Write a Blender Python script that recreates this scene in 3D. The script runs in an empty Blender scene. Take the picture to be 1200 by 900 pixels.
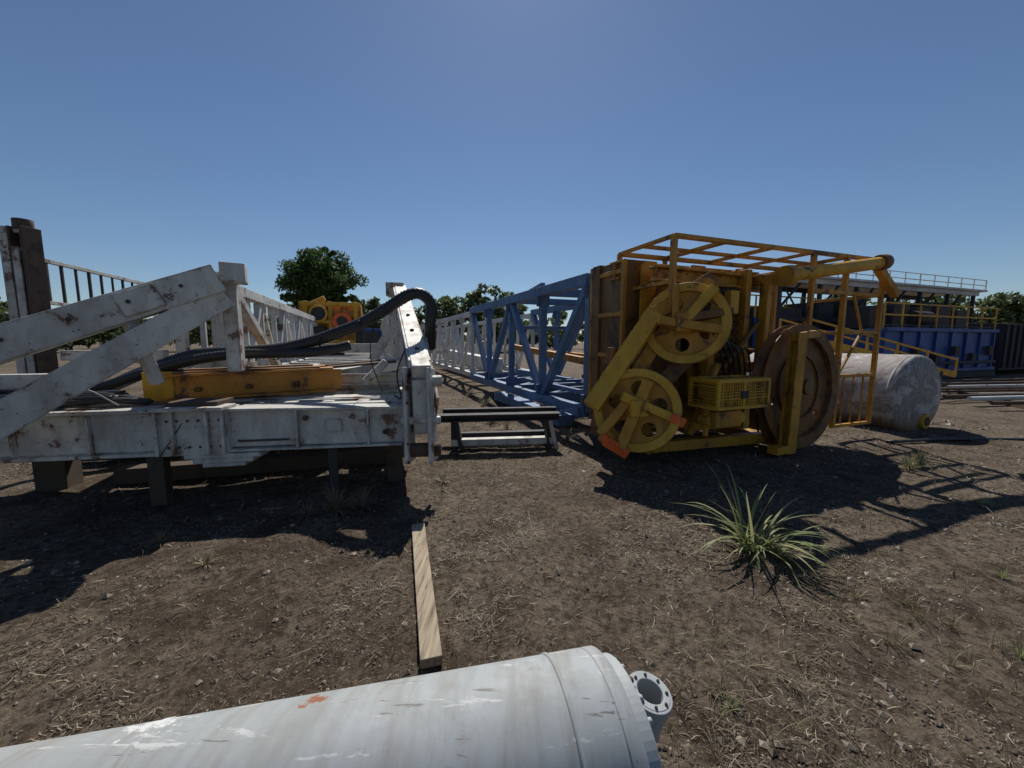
import bpy, math, random
import numpy as np
from mathutils import Vector, Matrix, noise
random.seed(7); rng=np.random.default_rng(7)
scene=bpy.context.scene
V=Vector
# ------------------------------------------------------------------ materials
def newmat(name):
    m=bpy.data.materials.new(name); m.use_nodes=True
    nt=m.node_tree; b=nt.nodes['Principled BSDF']
    return m,nt,b
def N(nt,t,**k):
    n=nt.nodes.new(t)
    for a,v in k.items():
        if a in n.inputs: n.inputs[a].default_value=v
        else: setattr(n,a,v)
    return n
def ramp(nt,fac,stops):
    r=nt.nodes.new('ShaderNodeValToRGB')
    el=r.color_ramp.elements
    while len(el)<len(stops): el.new(.5)
    for e,(p,c) in zip(el,stops):
        e.position=p; e.color=(c[0],c[1],c[2],1) if not isinstance(c,(int,float)) else (c,c,c,1)
    nt.links.new(fac,r.inputs[0]); return r
def mix(nt,fac,a,b,mode='MIX'):
    m=nt.nodes.new('ShaderNodeMix'); m.data_type='RGBA'; m.blend_type=mode
    for s,v in ((0,fac),(6,a),(7,b)):
        if hasattr(v,'links') or hasattr(v,'is_linked'): nt.links.new(v,m.inputs[s])
        elif s==0: m.inputs[0].default_value=v
        else: m.inputs[s].default_value=(*v,1)
    return m.outputs[2]
def paint(name,col,rust=(.12,.05,.022),dirt=(.16,.12,.08),rustlo=.60,dirtamt=.55,rough=.42,chip=.66,var=.25,spec=.5,bump=.15,edge=0.):
    m,nt,b=newmat(name); L=nt.links
    tc=N(nt,'ShaderNodeTexCoord'); o=tc.outputs['Object']
    n1=N(nt,'ShaderNodeTexNoise',Scale=2.9,Detail=10.0,Roughness=.72); L.new(o,n1.inputs['Vector'])
    mp=N(nt,'ShaderNodeMapping'); mp.inputs['Scale'].default_value=(3.2,3.2,1.3); L.new(o,mp.inputs['Vector'])
    n2=N(nt,'ShaderNodeTexNoise',Scale=1.5,Detail=9.0,Roughness=.7,Distortion=.3); L.new(mp.outputs[0],n2.inputs['Vector'])
    n3=N(nt,'ShaderNodeTexNoise',Scale=24.0,Detail=7.0,Roughness=.65); L.new(o,n3.inputs['Vector'])
    n4=N(nt,'ShaderNodeTexNoise',Scale=.9,Detail=3.0); L.new(o,n4.inputs['Vector'])
    base=mix(nt,ramp(nt,n4.outputs[0],[(.3,0.),(.7,1.)]).outputs[0],tuple(c*(1-var) for c in col),tuple(min(1,c*(1+var*.25)) for c in col))
    dm=ramp(nt,n2.outputs[0],[(.44,0.),(.74,dirtamt)])
    c1=mix(nt,dm.outputs[0],base,dirt)
    rh=ramp(nt,n1.outputs[0],[(rustlo-.06,0.),(rustlo,.35)])
    c15=mix(nt,rh.outputs[0],c1,tuple((r*.5+c*.35) for r,c in zip(rust,col)))
    rm=ramp(nt,n1.outputs[0],[(rustlo,0.),(rustlo+.03,.92)])
    c2=mix(nt,rm.outputs[0],c15,rust)
    cm=ramp(nt,n3.outputs[0],[(chip,0.),(chip+.03,.85)])
    c3=mix(nt,cm.outputs[0],c2,tuple(r*.8 for r in rust))
    if edge:
        bv=N(nt,'ShaderNodeBevel',samples=3); bv.inputs['Radius'].default_value=.022
        g=N(nt,'ShaderNodeNewGeometry'); dt=N(nt,'ShaderNodeVectorMath',operation='DOT_PRODUCT'); L.new(bv.outputs[0],dt.inputs[0]); L.new(g.outputs['Normal'],dt.inputs[1])
        em=ramp(nt,dt.outputs['Value'],[(.90,1.),(.985,0.)])
        ad=N(nt,'ShaderNodeMath',operation='MULTIPLY'); L.new(em.outputs[0],ad.inputs[0])
        en=ramp(nt,n1.outputs[0],[(.46,0.),(.54,edge)]); L.new(en.outputs[0],ad.inputs[1])
        c3=mix(nt,ad.outputs[0],c3,rust)
    L.new(c3,b.inputs['Base Color'])
    rr=ramp(nt,n2.outputs[0],[(.3,rough),(.7,min(1,rough+.3))]); L.new(rr.outputs[0],b.inputs['Roughness'])
    b.inputs['Specular IOR Level'].default_value=spec
    bp=N(nt,'ShaderNodeBump',Strength=bump,Distance=.006); L.new(n3.outputs[0],bp.inputs['Height']); L.new(bp.outputs[0],b.inputs['Normal'])
    return m
WHITE=paint('white_paint',(.58,.57,.53),rustlo=.575,dirtamt=.62,chip=.635,edge=.9)
WHITE2=paint('white_paint_far',(.58,.58,.56),rustlo=.61,dirtamt=.4)
YEL=paint('yellow_paint',(.52,.25,.014),rust=(.08,.036,.016),dirt=(.12,.06,.018),rustlo=.585,dirtamt=.7,rough=.42,edge=.85)
YELB=paint('yellow_paint_bright',(.64,.35,.022),rust=(.11,.05,.018),dirt=(.18,.10,.025),rustlo=.615,dirtamt=.55,edge=.85)
ORG=paint('orange_yellow_paint',(.58,.235,.018),rust=(.09,.04,.018),dirt=(.12,.065,.03),rustlo=.56,dirtamt=.65,edge=.9)
REDO=paint('orange_paint',(.8,.12,.012),rustlo=.7,dirtamt=.2)
BRN=paint('oily_brown_steel',(.20,.095,.02),rust=(.05,.027,.013),dirt=(.06,.035,.016),rustlo=.56,dirtamt=.7,rough=.45)
REEL=paint('rust_orange_steel',(.22,.09,.016),rust=(.075,.035,.015),dirt=(.09,.045,.018),rustlo=.55,dirtamt=.7,rough=.5,edge=.6)
BLUE=paint('blue_paint',(.085,.170,.32),rust=(.08,.05,.03),dirt=(.05,.08,.14),rustlo=.61,dirtamt=.45,edge=.7)
BLUED=paint('tank_blue_paint',(.018,.075,.28),rustlo=.66,dirtamt=.3)
RUST=paint('rusty_steel',(.085,.052,.035),rust=(.045,.027,.018),dirt=(.15,.115,.085),rustlo=.55,dirtamt=.5,rough=.7)
DARK=paint('dark_steel',(.03,.03,.035),rustlo=.66,dirtamt=.3,rough=.6)
GREYW=paint('grey_white_paint',(.33,.355,.365),rust=(.22,.09,.035),dirt=(.23,.225,.20),rustlo=.65,dirtamt=.6,rough=.5,chip=.685,var=.18,spec=.3,bump=.08)
def scratched():
    m=GREYW.copy(); m.name='grey_barrel_paint'; nt=m.node_tree; L=nt.links; b=nt.nodes['Principled BSDF']
    old=b.inputs['Base Color'].links[0].from_socket
    tc=N(nt,'ShaderNodeTexCoord'); mp=N(nt,'ShaderNodeMapping'); mp.inputs['Rotation'].default_value=(0,.5,-.2); mp.inputs['Scale'].default_value=(1.6,9,14)
    L.new(tc.outputs['Object'],mp.inputs['Vector'])
    n=N(nt,'ShaderNodeTexNoise',Scale=1.5,Detail=12.,Roughness=.72,Distortion=.4); L.new(mp.outputs[0],n.inputs['Vector'])
    mp2=N(nt,'ShaderNodeMapping'); mp2.inputs['Location'].default_value=(3,1,4); mp2.inputs['Rotation'].default_value=(.3,0,.5); mp2.inputs['Scale'].default_value=(3,30,10)
    L.new(tc.outputs['Object'],mp2.inputs['Vector'])
    n_=N(nt,'ShaderNodeTexNoise',Scale=1.2,Detail=9.,Roughness=.68); L.new(mp2.outputs[0],n_.inputs['Vector'])
    mp3=N(nt,'ShaderNodeMapping'); mp3.inputs['Scale'].default_value=(9,1.2,1.2); L.new(tc.outputs['Object'],mp3.inputs['Vector'])
    n5=N(nt,'ShaderNodeTexNoise',Scale=2.5,Detail=8.,Roughness=.6); L.new(mp3.outputs[0],n5.inputs['Vector'])
    c=mix(nt,ramp(nt,n5.outputs[0],[(.46,0.),(.70,.55)]).outputs[0],old,(.22,.21,.185))
    c=mix(nt,ramp(nt,n.outputs[0],[(.605,0.),(.62,.65)]).outputs[0],c,(.54,.55,.54))
    c=mix(nt,ramp(nt,n_.outputs[0],[(.635,0.),(.65,.85)]).outputs[0],c,(.15,.14,.125))
    c=mix(nt,ramp(nt,n.outputs[0],[(.335,.9),(.35,0.)]).outputs[0],c,(.21,.075,.028))
    # worn patches where slings chafed the paint down to rust
    n6=N(nt,'ShaderNodeTexNoise',Scale=26.,Detail=8.,Roughness=.7); L.new(tc.outputs['Object'],n6.inputs['Vector'])
    for pos,rad,col in (((-.60,1.05,.50),.075,(.24,.07,.02)),((-1.02,1.00,.50),.12,(.60,.61,.60)),((-.52,.98,.47),.045,(.09,.05,.03)),((.22,.88,.42),.05,(.20,.08,.03)),((-.2,.92,.46),.06,(.58,.59,.58))):
        ds=N(nt,'ShaderNodeVectorMath',operation='DISTANCE'); L.new(tc.outputs['Object'],ds.inputs[0]); ds.inputs[1].default_value=pos
        a1=N(nt,'ShaderNodeMath',operation='MULTIPLY_ADD'); L.new(n6.outputs[0],a1.inputs[0]); a1.inputs[1].default_value=rad*3.2; L.new(ds.outputs['Value'],a1.inputs[2])
        c=mix(nt,ramp(nt,a1.outputs[0],[(rad*1.95,.85),(rad*2.05,0.)]).outputs[0],c,col)
    L.new(c,b.inputs['Base Color']); return m
BARREL=scratched()
def rubber():
    m,nt,b=newmat('black_rubber'); b.inputs['Base Color'].default_value=(.016,.016,.018,1); b.inputs['Roughness'].default_value=.5
    return m
RUB=rubber()
def tankmat():
    m,nt,b=newmat('weathered_tank_coating'); L=nt.links
    tc=N(nt,'ShaderNodeTexCoord'); o=tc.outputs['Object']
    n1=N(nt,'ShaderNodeTexNoise',Scale=1.7,Detail=10.0,Roughness=.72,Distortion=.8); L.new(o,n1.inputs['Vector'])
    n2=N(nt,'ShaderNodeTexNoise',Scale=6.0,Detail=8.0,Roughness=.75); L.new(o,n2.inputs['Vector'])
    c=ramp(nt,n1.outputs[0],[(.3,(.52,.51,.48)),(.43,(.42,.40,.38)),(.49,(.18,.155,.15)),(.55,(.34,.31,.29)),(.62,(.13,.095,.08)),(.8,(.3,.26,.24))]).outputs[0]
    c=mix(nt,ramp(nt,n2.outputs[0],[(.45,0.),(.7,.7)]).outputs[0],c,(.22,.19,.17))
    sx=N(nt,'ShaderNodeSeparateXYZ'); L.new(o,sx.inputs[0]); ad=N(nt,'ShaderNodeMath',operation='MULTIPLY_ADD'); L.new(n2.outputs[0],ad.inputs[0]); ad.inputs[1].default_value=.7; L.new(sx.outputs[2],ad.inputs[2])
    c=mix(nt,ramp(nt,ad.outputs[0],[(.42,.8),(.62,0.)]).outputs[0],c,(.26,.14,.05))
    L.new(c,b.inputs['Base Color']); b.inputs['Roughness'].default_value=.75
    bp=N(nt,'ShaderNodeBump',Strength=.3,Distance=.015); L.new(n2.outputs[0],bp.inputs['Height']); L.new(bp.outputs[0],b.inputs['Normal'])
    return m
TANK=tankmat()
def woodmat():
    m,nt,b=newmat('weathered_lumber'); L=nt.links
    tc=N(nt,'ShaderNodeTexCoord'); mp=N(nt,'ShaderNodeMapping'); mp.inputs['Rotation'].default_value=(0,0,-.285)
    mp.inputs['Scale'].default_value=(26,1.4,26); L.new(tc.outputs['Object'],mp.inputs['Vector'])
    n1=N(nt,'ShaderNodeTexNoise',Scale=2.2,Detail=8.0,Roughness=.65); L.new(mp.outputs[0],n1.inputs['Vector'])
    c=ramp(nt,n1.outputs[0],[(.3,(.10,.075,.05)),(.5,(.30,.24,.165)),(.7,(.42,.35,.25))]).outputs[0]
    L.new(c,b.inputs['Base Color']); b.inputs['Roughness'].default_value=.85
    bp=N(nt,'ShaderNodeBump',Strength=.5,Distance=.01); L.new(n1.outputs[0],bp.inputs['Height']); L.new(bp.outputs[0],b.inputs['Normal'])
    return m
WOOD=woodmat()
TIMB=paint('dark_timber',(.075,.056,.038),rust=(.04,.03,.02),dirt=(.12,.09,.065),rustlo=.6,dirtamt=.5,rough=.8)
def leafmat(name,stops,trans=.25):
    m,nt,b=newmat(name); L=nt.links
    g=N(nt,'ShaderNodeNewGeometry'); r=ramp(nt,g.outputs['Random Per Island'],stops)
    tc=N(nt,'ShaderNodeTexCoord'); n=N(nt,'ShaderNodeTexNoise',Scale=.35,Detail=3.0); L.new(tc.outputs['Object'],n.inputs['Vector'])
    c=mix(nt,ramp(nt,n.outputs[0],[(.35,.0),(.7,.45)]).outputs[0],r.outputs[0],tuple(x*1.1 for x in stops[-1][1]))
    L.new(c,b.inputs['Base Color']); b.inputs['Roughness'].default_value=.6
    t=N(nt,'ShaderNodeBsdfTranslucent'); L.new(c,t.inputs['Color'])
    ms=N(nt,'ShaderNodeMixShader',Fac=trans); L.new(b.outputs[0],ms.inputs[1]); L.new(t.outputs[0],ms.inputs[2])
    L.new(ms.outputs[0],nt.nodes['Material Output'].inputs[0]); return m
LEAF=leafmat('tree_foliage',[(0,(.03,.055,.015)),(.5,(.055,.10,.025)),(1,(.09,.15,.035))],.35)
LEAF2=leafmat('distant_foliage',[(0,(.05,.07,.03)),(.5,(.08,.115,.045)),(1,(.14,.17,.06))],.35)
GRN=leafmat('green_grass_blades',[(0,(.08,.14,.03)),(.6,(.17,.25,.07)),(.9,(.32,.33,.14)),(1,(.4,.36,.2))],.4)
def strawmat():
    m,nt,b=newmat('dry_straw_blades'); L=nt.links
    g=N(nt,'ShaderNodeNewGeometry'); r=ramp(nt,g.outputs['Random Per Island'],[(0,(.045,.032,.021)),(.5,(.115,.085,.056)),(.85,(.22,.175,.12)),(1,(.44,.38,.29))])
    L.new(r.outputs[0],b.inputs['Base Color']); b.inputs['Roughness'].default_value=.7; b.inputs['Specular IOR Level'].default_value=.25; return m
STRAW=strawmat()
WEED=leafmat('weed_blades',[(0,(.10,.085,.045)),(.5,(.18,.16,.08)),(1,(.30,.24,.15))],.25)
def barkmat():
    m,nt,b=newmat('bark'); b.inputs['Base Color'].default_value=(.08,.06,.045,1); b.inputs['Roughness'].default_value=.9; return m
BARK=barkmat()
def groundmat():
    m,nt,b=newmat('dry_dirt'); L=nt.links
    tc=N(nt,'ShaderNodeTexCoord'); o=tc.outputs['Object']
    def nz(s,d=8.,r=.65,dist=0.):
        n=N(nt,'ShaderNodeTexNoise',Scale=s,Detail=d,Roughness=r,Distortion=dist); L.new(o,n.inputs['Vector']); return n.outputs[0]
    a=nz(.55,7.,.62,.6); bb=nz(2.6,10.,.72,.5); c=nz(19.,9.,.78); d=nz(75.,5.,.72)
    base=ramp(nt,a,[(.36,(.070,.050,.035)),(.47,(.115,.085,.061)),(.56,(.165,.127,.093)),(.68,(.23,.182,.135))]).outputs[0]
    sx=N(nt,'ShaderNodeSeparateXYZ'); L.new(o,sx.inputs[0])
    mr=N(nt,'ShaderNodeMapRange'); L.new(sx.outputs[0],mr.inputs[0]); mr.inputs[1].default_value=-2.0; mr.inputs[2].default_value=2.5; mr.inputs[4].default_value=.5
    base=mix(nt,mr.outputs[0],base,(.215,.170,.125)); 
    m1=mix(nt,ramp(nt,bb,[(.46,.0),(.62,.65)]).outputs[0],base,(.26,.207,.155))
    m1=mix(nt,ramp(nt,bb,[(.34,.95),(.47,.0)]).outputs[0],m1,(.060,.043,.030))
    m2=mix(nt,ramp(nt,c,[(.42,.9),(.55,.0)]).outputs[0],m1,(.050,.036,.025))
    m3=mix(nt,ramp(nt,d,[(.57,0.),(.67,.75)]).outputs[0],m2,(.36,.30,.23))
    L.new(m3,b.inputs['Base Color']); b.inputs['Roughness'].default_value=.95; b.inputs['Specular IOR Level'].default_value=.12
    b3=N(nt,'ShaderNodeBump',Strength=.8,Distance=.06); L.new(bb,b3.inputs['Height'])
    b1=N(nt,'ShaderNodeBump',Strength=1.,Distance=.04); L.new(c,b1.inputs['Height']); L.new(b3.outputs[0],b1.inputs['Normal'])
    b2=N(nt,'ShaderNodeBump',Strength=.9,Distance=.012); L.new(d,b2.inputs['Height']); L.new(b1.outputs[0],b2.inputs['Normal'])
    L.new(b2.outputs[0],b.inputs['Normal']); return m
DIRT=groundmat()
# ------------------------------------------------------------------ builder
cnt=[0]
def jit():
    cnt[0]+=1
    return ((cnt[0]*37)%23)*.00025
class B:
    def __init__(s,name,mats,bevel=.006):
        s.name=name; s.mats=mats if isinstance(mats,list) else [mats]; s.v=[]; s.f=[]; s.m=[]; s.s=[]; s.bevel=bevel
    def face(s,idx,m=0,sm=False): s.f.append(idx); s.m.append(m); s.s.append(sm)
    def obox(s,c,ax,ay,az,m=0):
        c=V(c); i=len(s.v)
        for sx,sy,sz in ((-1,-1,-1),(1,-1,-1),(1,1,-1),(-1,1,-1),(-1,-1,1),(1,-1,1),(1,1,1),(-1,1,1)):
            s.v.append(c+ax*sx+ay*sy+az*sz)
        for q in ((0,3,2,1),(4,5,6,7),(0,1,5,4),(1,2,6,5),(2,3,7,6),(3,0,4,7)): s.face([i+k for k in q],m)
    def beam(s,p,q,w,h=None,m=0,up=(0,0,1),off=(0,0),ext=0):
        p=V(p); q=V(q); h=h or w; d=(q-p); ln=d.length; d.normalize(); up=V(up)
        if abs(d.dot(up))>.98: up=V((.35,-.937,0))
        side=d.cross(up).normalized(); u=side.cross(d).normalized()
        j=jit()
        c=(p+q)/2+side*off[0]+u*off[1]
        s.obox(c,d*(ln/2+ext+j),side*(w/2+j),u*(h/2+j),m)
    def ibeam(s,p,q,w,h,t=.03,m=0,up=(0,0,1)):
        s.beam(p,q,w,t,m,up,(0,h/2-t/2)); s.beam(p,q,w,t,m,up,(0,-h/2+t/2)); s.beam(p,q,t,h-2*t,m,up)
    def cyl(s,p,q,r,n=20,r2=None,m=0,caps=True):
        p=V(p); q=V(q); r2=r if r2 is None else r2; d=(q-p).normalized()
        a=d.cross(V((0,0,1)) if abs(d.z)<.9 else V((1,0,0))).normalized(); b=d.cross(a)
        i=len(s.v)
        for k in range(n):
            t=2*math.pi*k/n; o=a*math.cos(t)+b*math.sin(t); s.v.append(p+o*r); s.v.append(q+o*r2)
        for k in range(n):
            k2=(k+1)%n; s.face([i+2*k,i+2*k2,i+2*k2+1,i+2*k+1],m,True)
        if caps:
            s.face([i+2*k for k in range(n)][::-1],m); s.face([i+2*k+1 for k in range(n)],m)
    def lathe(s,c,axis,prof,n=48,m=0,closed=True,sm=False):
        c=V(c); d=V(axis).normalized(); a=d.cross(V((0,0,1)) if abs(d.z)<.9 else V((1,0,0))).normalized(); b=d.cross(a)
        i=len(s.v); K=len(prof)
        for k in range(n):
            t=2*math.pi*k/n; o=a*math.cos(t)+b*math.sin(t)
            for (r,h) in prof: s.v.append(c+o*r+d*h)
        R=K if closed else K-1
        for k in range(n):
            k2=(k+1)%n
            for j in range(R):
                j2=(j+1)%K; s.face([i+k*K+j,i+k2*K+j,i+k2*K+j2,i+k*K+j2],m,sm)
    def tube(s,pts,r,n=10,m=0,rib=0,sub=8,riblen=.03):
        P=[V(p) for p in pts]; out=[]
        Q=[P[0]*2-P[1]]+P+[P[-1]*2-P[-2]]
        for k in range(1,len(Q)-2):
            L=(Q[k+1]-Q[k]).length; ns=max(sub,int(L/riblen*2)) if rib else sub
            for j in range(ns):
                t=j/ns; a,b_,c,d=Q[k-1],Q[k],Q[k+1],Q[k+2]
                out.append(.5*((2*b_)+(c-a)*t+(2*a-5*b_+4*c-d)*t*t+(3*b_-a-3*c+d)*t**3))
        out.append(P[-1]); i=len(s.v); M=len(out); ref=V((.3,.2,1)).normalized()
        for k in range(M):
            d=(out[min(k+1,M-1)]-out[max(k-1,0)]).normalized(); a=d.cross(ref)
            if a.length<.05: a=d.cross(V((1,0,0)))
            a.normalize(); b_=d.cross(a); rr=r*(1+rib*(1 if k%2 else -1))
            for j in range(n):
                t=2*math.pi*j/n; s.v.append(out[k]+(a*math.cos(t)+b_*math.sin(t))*rr)
        for k in range(M-1):
            for j in range(n):
                j2=(j+1)%n; s.face([i+k*n+j,i+k*n+j2,i+(k+1)*n+j2,i+(k+1)*n+j],m,True)
        s.face([i+j for j in range(n)][::-1],m); s.face([i+(M-1)*n+j for j in range(n)],m)
    def rim(s,c,axis,R,w,m=0,m2=0):
        c=V(c); d=V(axis).normalized(); h=w/2
        s.lathe(c,d,[(R,h),(R-.025,h*.8),(R-.075,h*.2),(R-.075,-h*.2),(R-.025,-h*.8),(R,-h),(R-.005,-h-.012),(R*.85-.03,-h-.006),(R*.84-.03,-h*.35),(R*.84-.03,h*.35),(R*.85-.03,h+.006),(R-.005,h+.012)],64,m,sm=False)
        s.lathe(c,d,[(R*.26,h*1.3),(R*.26,-h*1.3),(R*.1,-h*1.6),(R*.1,h*1.6)],32,m)
        s.cyl(c-d*h*2.2,c+d*h*2.2,R*.12,20,m=m2)
        a=d.cross(V((0,0,1))).normalized(); b=d.cross(a)
        for k in range(8):
            t=2*math.pi*k/8; o=(a*math.cos(t)+b*math.sin(t))*R*.19; s.cyl(c+o+d*h*1.2,c+o+d*(h*1.3+.015),.012,6,m=m2)
    def build(s,parent=None,bev=True,size=1.0,lift=0.0):
        me=bpy.data.meshes.new(s.name); me.from_pydata([(v.x*size,v.y*size,v.z*size+lift) for v in s.v],[],s.f)
        for m in s.mats: me.materials.append(m)
        me.polygons.foreach_set('material_index',s.m); me.polygons.foreach_set('use_smooth',s.s); me.update()
        o=bpy.data.objects.new(s.name,me); scene.collection.objects.link(o)
        if s.bevel and bev:
            md=o.modifiers.new('bevel','BEVEL'); md.width=s.bevel; md.segments=2; md.limit_method='ANGLE'; md.angle_limit=math.radians(50)
        if parent is not None: parent.append(o)
        return o
def web_plate(name,c,axis,R1,R2,th,nh,rc,rh,mat,P,ph=0.):
    """disc with round lightening holes, cut with a boolean"""
    c=V(c); d=V(axis).normalized(); a=d.cross(V((0,0,1))).normalized(); bb=d.cross(a)
    b=B(name,mat,0); b.cyl(c-d*th/2,c+d*th/2,R2,64); o=b.build()
    k=B('cut',mat,0)
    for i in range(nh):
        t=2*math.pi*i/nh+ph; q=c+(a*math.cos(t)+bb*math.sin(t))*rc; k.cyl(q-d*th*2,q+d*th*2,rh,28)
    ko=k.build()
    md=o.modifiers.new('b','BOOLEAN'); md.object=ko; md.operation='DIFFERENCE'; md.solver='EXACT'
    dg=bpy.context.evaluated_depsgraph_get(); dg.update(); nm=bpy.data.meshes.new_from_object(o.evaluated_get(dg))
    o.modifiers.clear(); o.data=nm
    for p in nm.polygons: p.use_smooth=False
    bpy.data.objects.remove(ko); P.append(o)
def group(name,objs):
    bpy.context.view_layer.update()
    cs=[]
    for o in objs:
        bb=[V(c) for c in o.bound_box]; cs+=bb
    mn=V((min(c.x for c in cs),min(c.y for c in cs),min(c.z for c in cs))); mx=V((max(c.x for c in cs),max(c.y for c in cs),max(c.z for c in cs)))
    c=(mn+mx)/2; c.z=mn.z
    e=bpy.data.objects.new(name,None); e.location=c; e.empty_display_size=.3; scene.collection.objects.link(e)
    for o in objs: o.parent=e; o.matrix_parent_inverse=Matrix.Translation(-c)
    return e
# ------------------------------------------------------------------ ground
def gh(x,y):
    d=math.hypot(x,y); f=1/(1+(d/14)**2)
    return (.045*noise.noise(V((x*.7,y*.7,0)))+.028*noise.noise(V((x*2.7,y*2.7,3)))+.019*noise.noise(V((x*8,y*8,7))))*f-.005
n=360; k=6.6; A=1.8
ts=np.linspace(-1,1,n); xs=A*np.sinh(k*ts); ys=2.6+A*np.sinh(k*ts)
vs=[(x,y,gh(x,y)) for y in ys for x in xs]
fs=[(j*n+i,j*n+i+1,(j+1)*n+i+1,(j+1)*n+i) for j in range(n-1) for i in range(n-1)]
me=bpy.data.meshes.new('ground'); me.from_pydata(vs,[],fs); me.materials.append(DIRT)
me.polygons.foreach_set('use_smooth',[True]*len(fs)); g=bpy.data.objects.new('ground',me); scene.collection.objects.link(g)
# ------------------------------------------------------------------ scatter
def quadmesh(name,vv,ff,mat):
    me=bpy.data.meshes.new(name); me.from_pydata(vv,[],ff); me.materials.append(mat); o=bpy.data.objects.new(name,me); scene.collection.objects.link(o); return o
vv=[];ff=[]
for _ in range(240000):
    th=math.radians(random.uniform(-64,64)); r=.8*math.exp(random.random()*2.7); x=r*math.sin(th); y=r*math.cos(th)
    pn=noise.noise(V((x*.8,y*.8,11)))+.9*noise.noise(V((x*2.6,y*2.6,5)))+.6*noise.noise(V((x*7,y*7,2)))
    bias=-.26 if x>-.3 else -.48
    if pn+bias+random.gauss(0,.15)<.0 and random.random()>.045: continue
    L=random.uniform(.008,.055)*(1+.10*r); w=random.uniform(.0004,.0010)*(1+.42*r)
    if random.random()<.035: L*=2.6
    a=random.gauss(0,1.5)+noise.noise(V((x*1.5,y*1.5,20)))*5; dx,dy=math.cos(a),math.sin(a); z=gh(x,y)+random.uniform(.001,.006)
    dz=random.uniform(-.02,.10)*L*2 if random.random()<.85 else L*.6
    i=len(vv); px,py=-dy*w,dx*w; bx=random.uniform(-.2,.2)*L
    vv+= [(x-px,y-py,z),(x+px,y+py,z),(x+dx*L*.5-dy*bx+px,y+dy*L*.5+dx*bx+py,z+dz*.6+.003),(x+dx*L*.5-dy*bx-px,y+dy*L*.5+dx*bx-py,z+dz*.6+.003),(x+dx*L,y+dy*L,max(z+dz,gh(x+dx*L,y+dy*L)+.001))]
    ff+= [(i,i+1,i+2,i+3),(i+3,i+2,i+4)]
quadmesh('dry_straw',vv,ff,STRAW)
vv=[];ff=[]
oct_=[(1,0,0),(0,1,0),(-1,0,0),(0,-1,0),(0,0,1),(0,0,-1)]; of=[(0,1,4),(1,2,4),(2,3,4),(3,0,4),(1,0,5),(2,1,5),(3,2,5),(0,3,5)]
for _ in range(50000):
    th=math.radians(random.uniform(-64,64)); r=.8*math.exp(random.random()*2.7); x=r*math.sin(th); y=r*math.cos(th)
    if noise.noise(V((x*1.3,y*1.3,31)))+random.uniform(-.4,.4)<0: continue
    sz=random.uniform(.0015,.006)*(1+.28*r)*(2.8 if random.random()<.05 else 1); z=gh(x,y)+sz*.1; i=len(vv); a=random.random()*6
    for (p,q,t) in oct_:
        jx=random.uniform(.6,1.2)*sz; vv.append((x+(p*math.cos(a)-q*math.sin(a))*jx,y+(p*math.sin(a)+q*math.cos(a))*jx,z+t*jx*.65))
    ff+=[tuple(i+k for k in f) for f in of]
CLOD=leafmat('dirt_clods',[(0,(.06,.042,.03)),(.7,(.13,.10,.072)),(1,(.29,.24,.18))],0.)
quadmesh('gravel',vv,ff,CLOD)
def tuft(vv,ff,x,y,n,h,spread,w,droop=.5,segs=5,lo=.05):
    for _ in range(n):
        a=random.random()*2*math.pi; L=h*random.uniform(.5,1.1); lean=random.uniform(lo,1)*spread
        bx=x+math.cos(a)*random.random()*h*.08; by=y+math.sin(a)*random.random()*h*.08; z0=gh(bx,by)-.01
        px,py=-math.sin(a),math.cos(a); i=len(vv); ang=math.pi/2-lean*.5; X=0;Z=0; dr=droop*random.uniform(.5,1.5)*lean
        tw=random.uniform(-.5,.5)
        for s_ in range(segs+1):
            t=s_/segs; ww=w*min(1,.5+2*t)*(1-t)**.6 if s_<segs else w*.04
            cx=bx+math.cos(a)*X+px*tw*X*X; cy=by+math.sin(a)*X+py*tw*X*X
            vv.append((cx-px*ww,cy-py*ww,z0+Z)); vv.append((cx+px*ww,cy+py*ww,z0+Z+ww*.5*tw))
            X+=math.cos(ang)*L/segs; Z+=math.sin(ang)*L/segs; ang-=dr*2.2/segs
            Z=max(Z,.01)
        for s_ in range(segs): ff.append((i+2*s_,i+2*s_+1,i+2*s_+3,i+2*s_+2))
vv=[];ff=[]
tuft(vv,ff,1.88,2.80,36,.66,1.5,.013,.64,9,.35); tuft(vv,ff,1.96,2.72,24,.45,1.9,.011,.7,8,.4); tuft(vv,ff,1.84,2.86,12,.72,.8,.012,.75,9); tuft(vv,ff,1.80,2.8,18,.35,1.7,.008,.6,6)
quadmesh('green_grass_clump',vv,ff,GRN)
vv=[];ff=[]
for _ in range(90):
    x=random.uniform(.6,1.5); y=random.uniform(.95,2.0); tuft(vv,ff,x,y,random.randint(4,12),random.uniform(.05,.18),1.5,.0015,.5,5)
for _ in range(36):
    x=random.uniform(1.9,2.9); y=random.uniform(1.4,2.3); tuft(vv,ff,x,y,random.randint(6,16),random.uniform(.07,.2),1.4,.0022,.5,5)
for (x,y,s_,nn) in ((-1.65,3.45,.32,190),(-1.45,3.55,.26,120),(-1.9,3.4,.2,70),(5.3,4.9,.35,70),(5.0,4.7,.25,50),(7.2,5.0,.35,80),(7.6,5.2,.3,60),(.9,6.1,.3,60),(2.2,3.2,.15,50),(6.3,4.4,.2,40),(-.4,7.5,.35,90),(-.7,9,.4,90),(-1.2,11,.4,90),(-.1,6.9,.3,80),(-.75,4.0,.12,30),(-.8,4.3,.2,40),(-3.2,2.2,.14,60),(-2.2,2.6,.12,50),(-2.8,2.9,.12,50)):
    tuft(vv,ff,x,y,nn,s_,1.7,.004,.6,5)
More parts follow.
